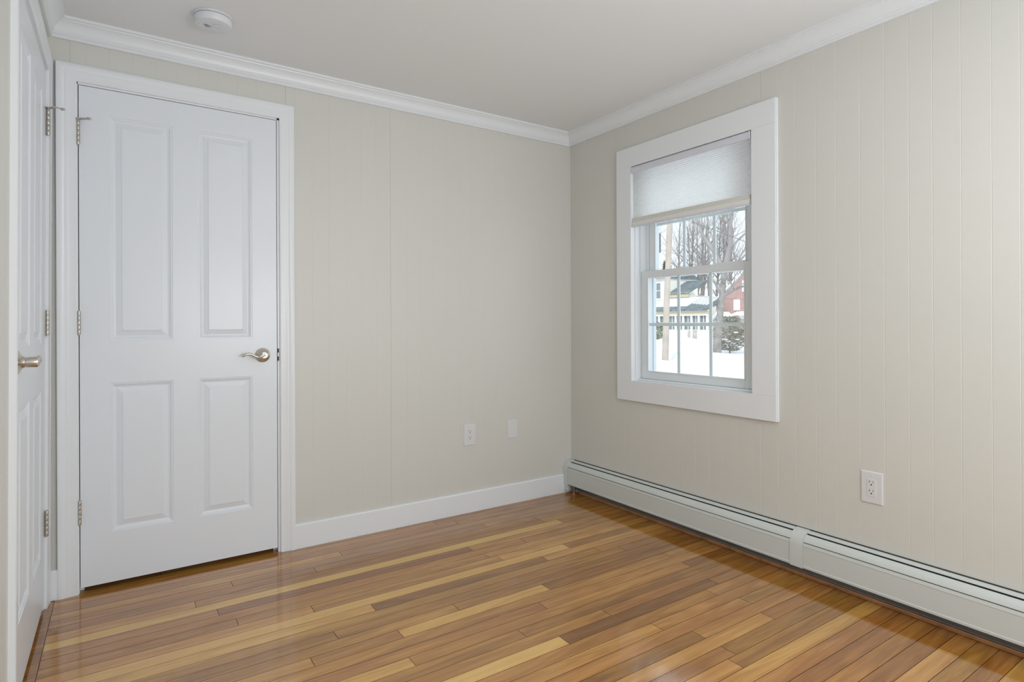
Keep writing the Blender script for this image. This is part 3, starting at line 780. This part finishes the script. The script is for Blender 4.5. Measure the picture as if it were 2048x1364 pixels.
# roofs
mb = MB(); mb.prism([(44.75, 2.34), (48.1, 3.62), (48.1, 3.42), (44.75, 2.22)], 1, 33.4, 44.1)
o = mb.build('porch_roof', m_roof, ch); o.location = -Vector(ch.location)
mb = MB(); mb.prism([(45.8, 2.74), (48.1, 3.625), (48.1, 3.72), (45.8, 2.86)], 1, 36.6, 44.1)
for q in range(5): mb.prism([(46.0+.1*q, 2.82+.038*q), (48.1, 3.625), (48.1, 3.70), (46.0+.1*q, 2.89+.038*q)], 1, 34.3+q*.46, 34.55+q*.46)
o = mb.build('roof_snow', m_snow, ch); o.location = -Vector(ch.location)
mb = MB(); mb.prism([(47.9, 4.26), (51, 5.75), (51, 5.5), (47.9, 4.15)], 1, 38.2, 41.9)
o = mb.build('wing_roof', m_roof, ch); o.location = -Vector(ch.location)
mb = MB(); mb.prism([(47.1, 6.0), (50.2, 7.0), (53.4, 6.0)], 1, 40.8, 46.2)
o = mb.build('main_roof', m_roof, ch); o.location = -Vector(ch.location)
# porch glazing between posts
edges = [44.0, 42.9, 41.9, 40.85, 39.72, 38.6, 37.5, 36.52, 35.5, 34.62, 33.62]
for a, b in zip(edges[1:], edges[:-1]):
    w_ = cb('porch_window', m_hglass, [(45.22, 45.30, a+.09, b-.09, .34, 1.78)])
    f_ = MB().box(45.17, 45.215, (a+b)/2-.03, (a+b)/2+.03, .34, 1.78).box(45.17, 45.215, a+.09, b-.09, 1.03, 1.07); f_.build('mullion', m_white, w_)
for a in edges: cb('porch_post', m_white, [(45.02, 45.16, a-.10, a+.10, GZ, 1.80)])
cb('stone_panel', m_stone, [(45.10, 45.16, 34.9, 35.42, -.8, .28)]); cb('stone_panel', m_stone, [(45.10, 45.16, 35.62, 36.0, -.6, .28)])
w_ = cb('upper_window', m_hglass, [(47.38, 47.49, 41.55, 42.15, 3.75, 5.45)]); MB().box(47.33, 47.46, 41.42, 42.28, 3.62, 3.75).box(47.33, 47.46, 41.42, 42.28, 5.45, 5.58).box(47.33, 47.46, 41.42, 41.55, 3.75, 5.45).box(47.33, 47.46, 42.15, 42.28, 3.75, 5.45).box(47.35, 47.45, 41.55, 42.15, 4.58, 4.64).build('window_frame', m_white, w_)

# red brick house: gable facing us in the plane x=47
rh = empty('brick_house', (47, 29.5, GZ)); tag(rh, 'red brick house across the street with a steep snow-edged gable', 'house')
mb = MB(); mb.prism([(33.60, GZ), (33.60, 3.42), (29.6, 6.75), (25.6, 3.42), (25.6, GZ)], 0, 47.0, 56)
o = mb.build('brick_wall', m_brick, rh); o.location = -Vector(rh.location)
mb = MB(); mb.prism([(33.8, 3.32), (29.6, 6.82), (25.4, 3.32), (25.4, 3.50), (29.6, 7.02), (33.8, 3.50)], 0, 46.7, 56.2)
o = mb.build('roof', m_white, rh); o.location = -Vector(rh.location)
for (a, b, c, d) in ((31.30, 31.96, 2.22, 3.30), (30.30, 31.02, 3.98, 5.05)):
    w_ = cb('gable_window', m_white, [(46.90, 46.99, a, b, c, d)], root=rh)
    MB().box(46.87, 46.90, a+.08, b-.08, c+.08, (c+d)/2-.03).box(46.87, 46.90, a+.08, b-.08, (c+d)/2+.03, d-.08).build('pane', mat('bright_house_pane', (.80, .80, .80), .3), w_)
cb('ground_window', m_white, [(46.6, 46.99, 30.5, 31.2, .42, 1.72)], root=rh)
cb('white_corner_board', m_white, [(46.8, 47.1, 33.5, 33.85, 1.1, 2.9)], root=rh)
mb = MB(); mb.prism([(33.55, 1.20), (32.6, 2.10), (31.55, 1.38), (31.7, 1.22), (32.6, 1.86), (33.4, 1.12)], 0, 45.2, 47.0)
o = mb.build('entry_roof', m_snow, rh); o.location = -Vector(rh.location)
cb('entry_porch', m_stone, [(45.5, 47, 31.85, 33.2, GZ, 1.25)], root=rh)
mb = MB(); mb.prism([(46.0, 1.80), (47, 2.12), (47, 1.74), (46.0, 1.70)], 1, 29.5, 31.65)
o = mb.build('bay_roof', m_snow, rh); o.location = -Vector(rh.location)
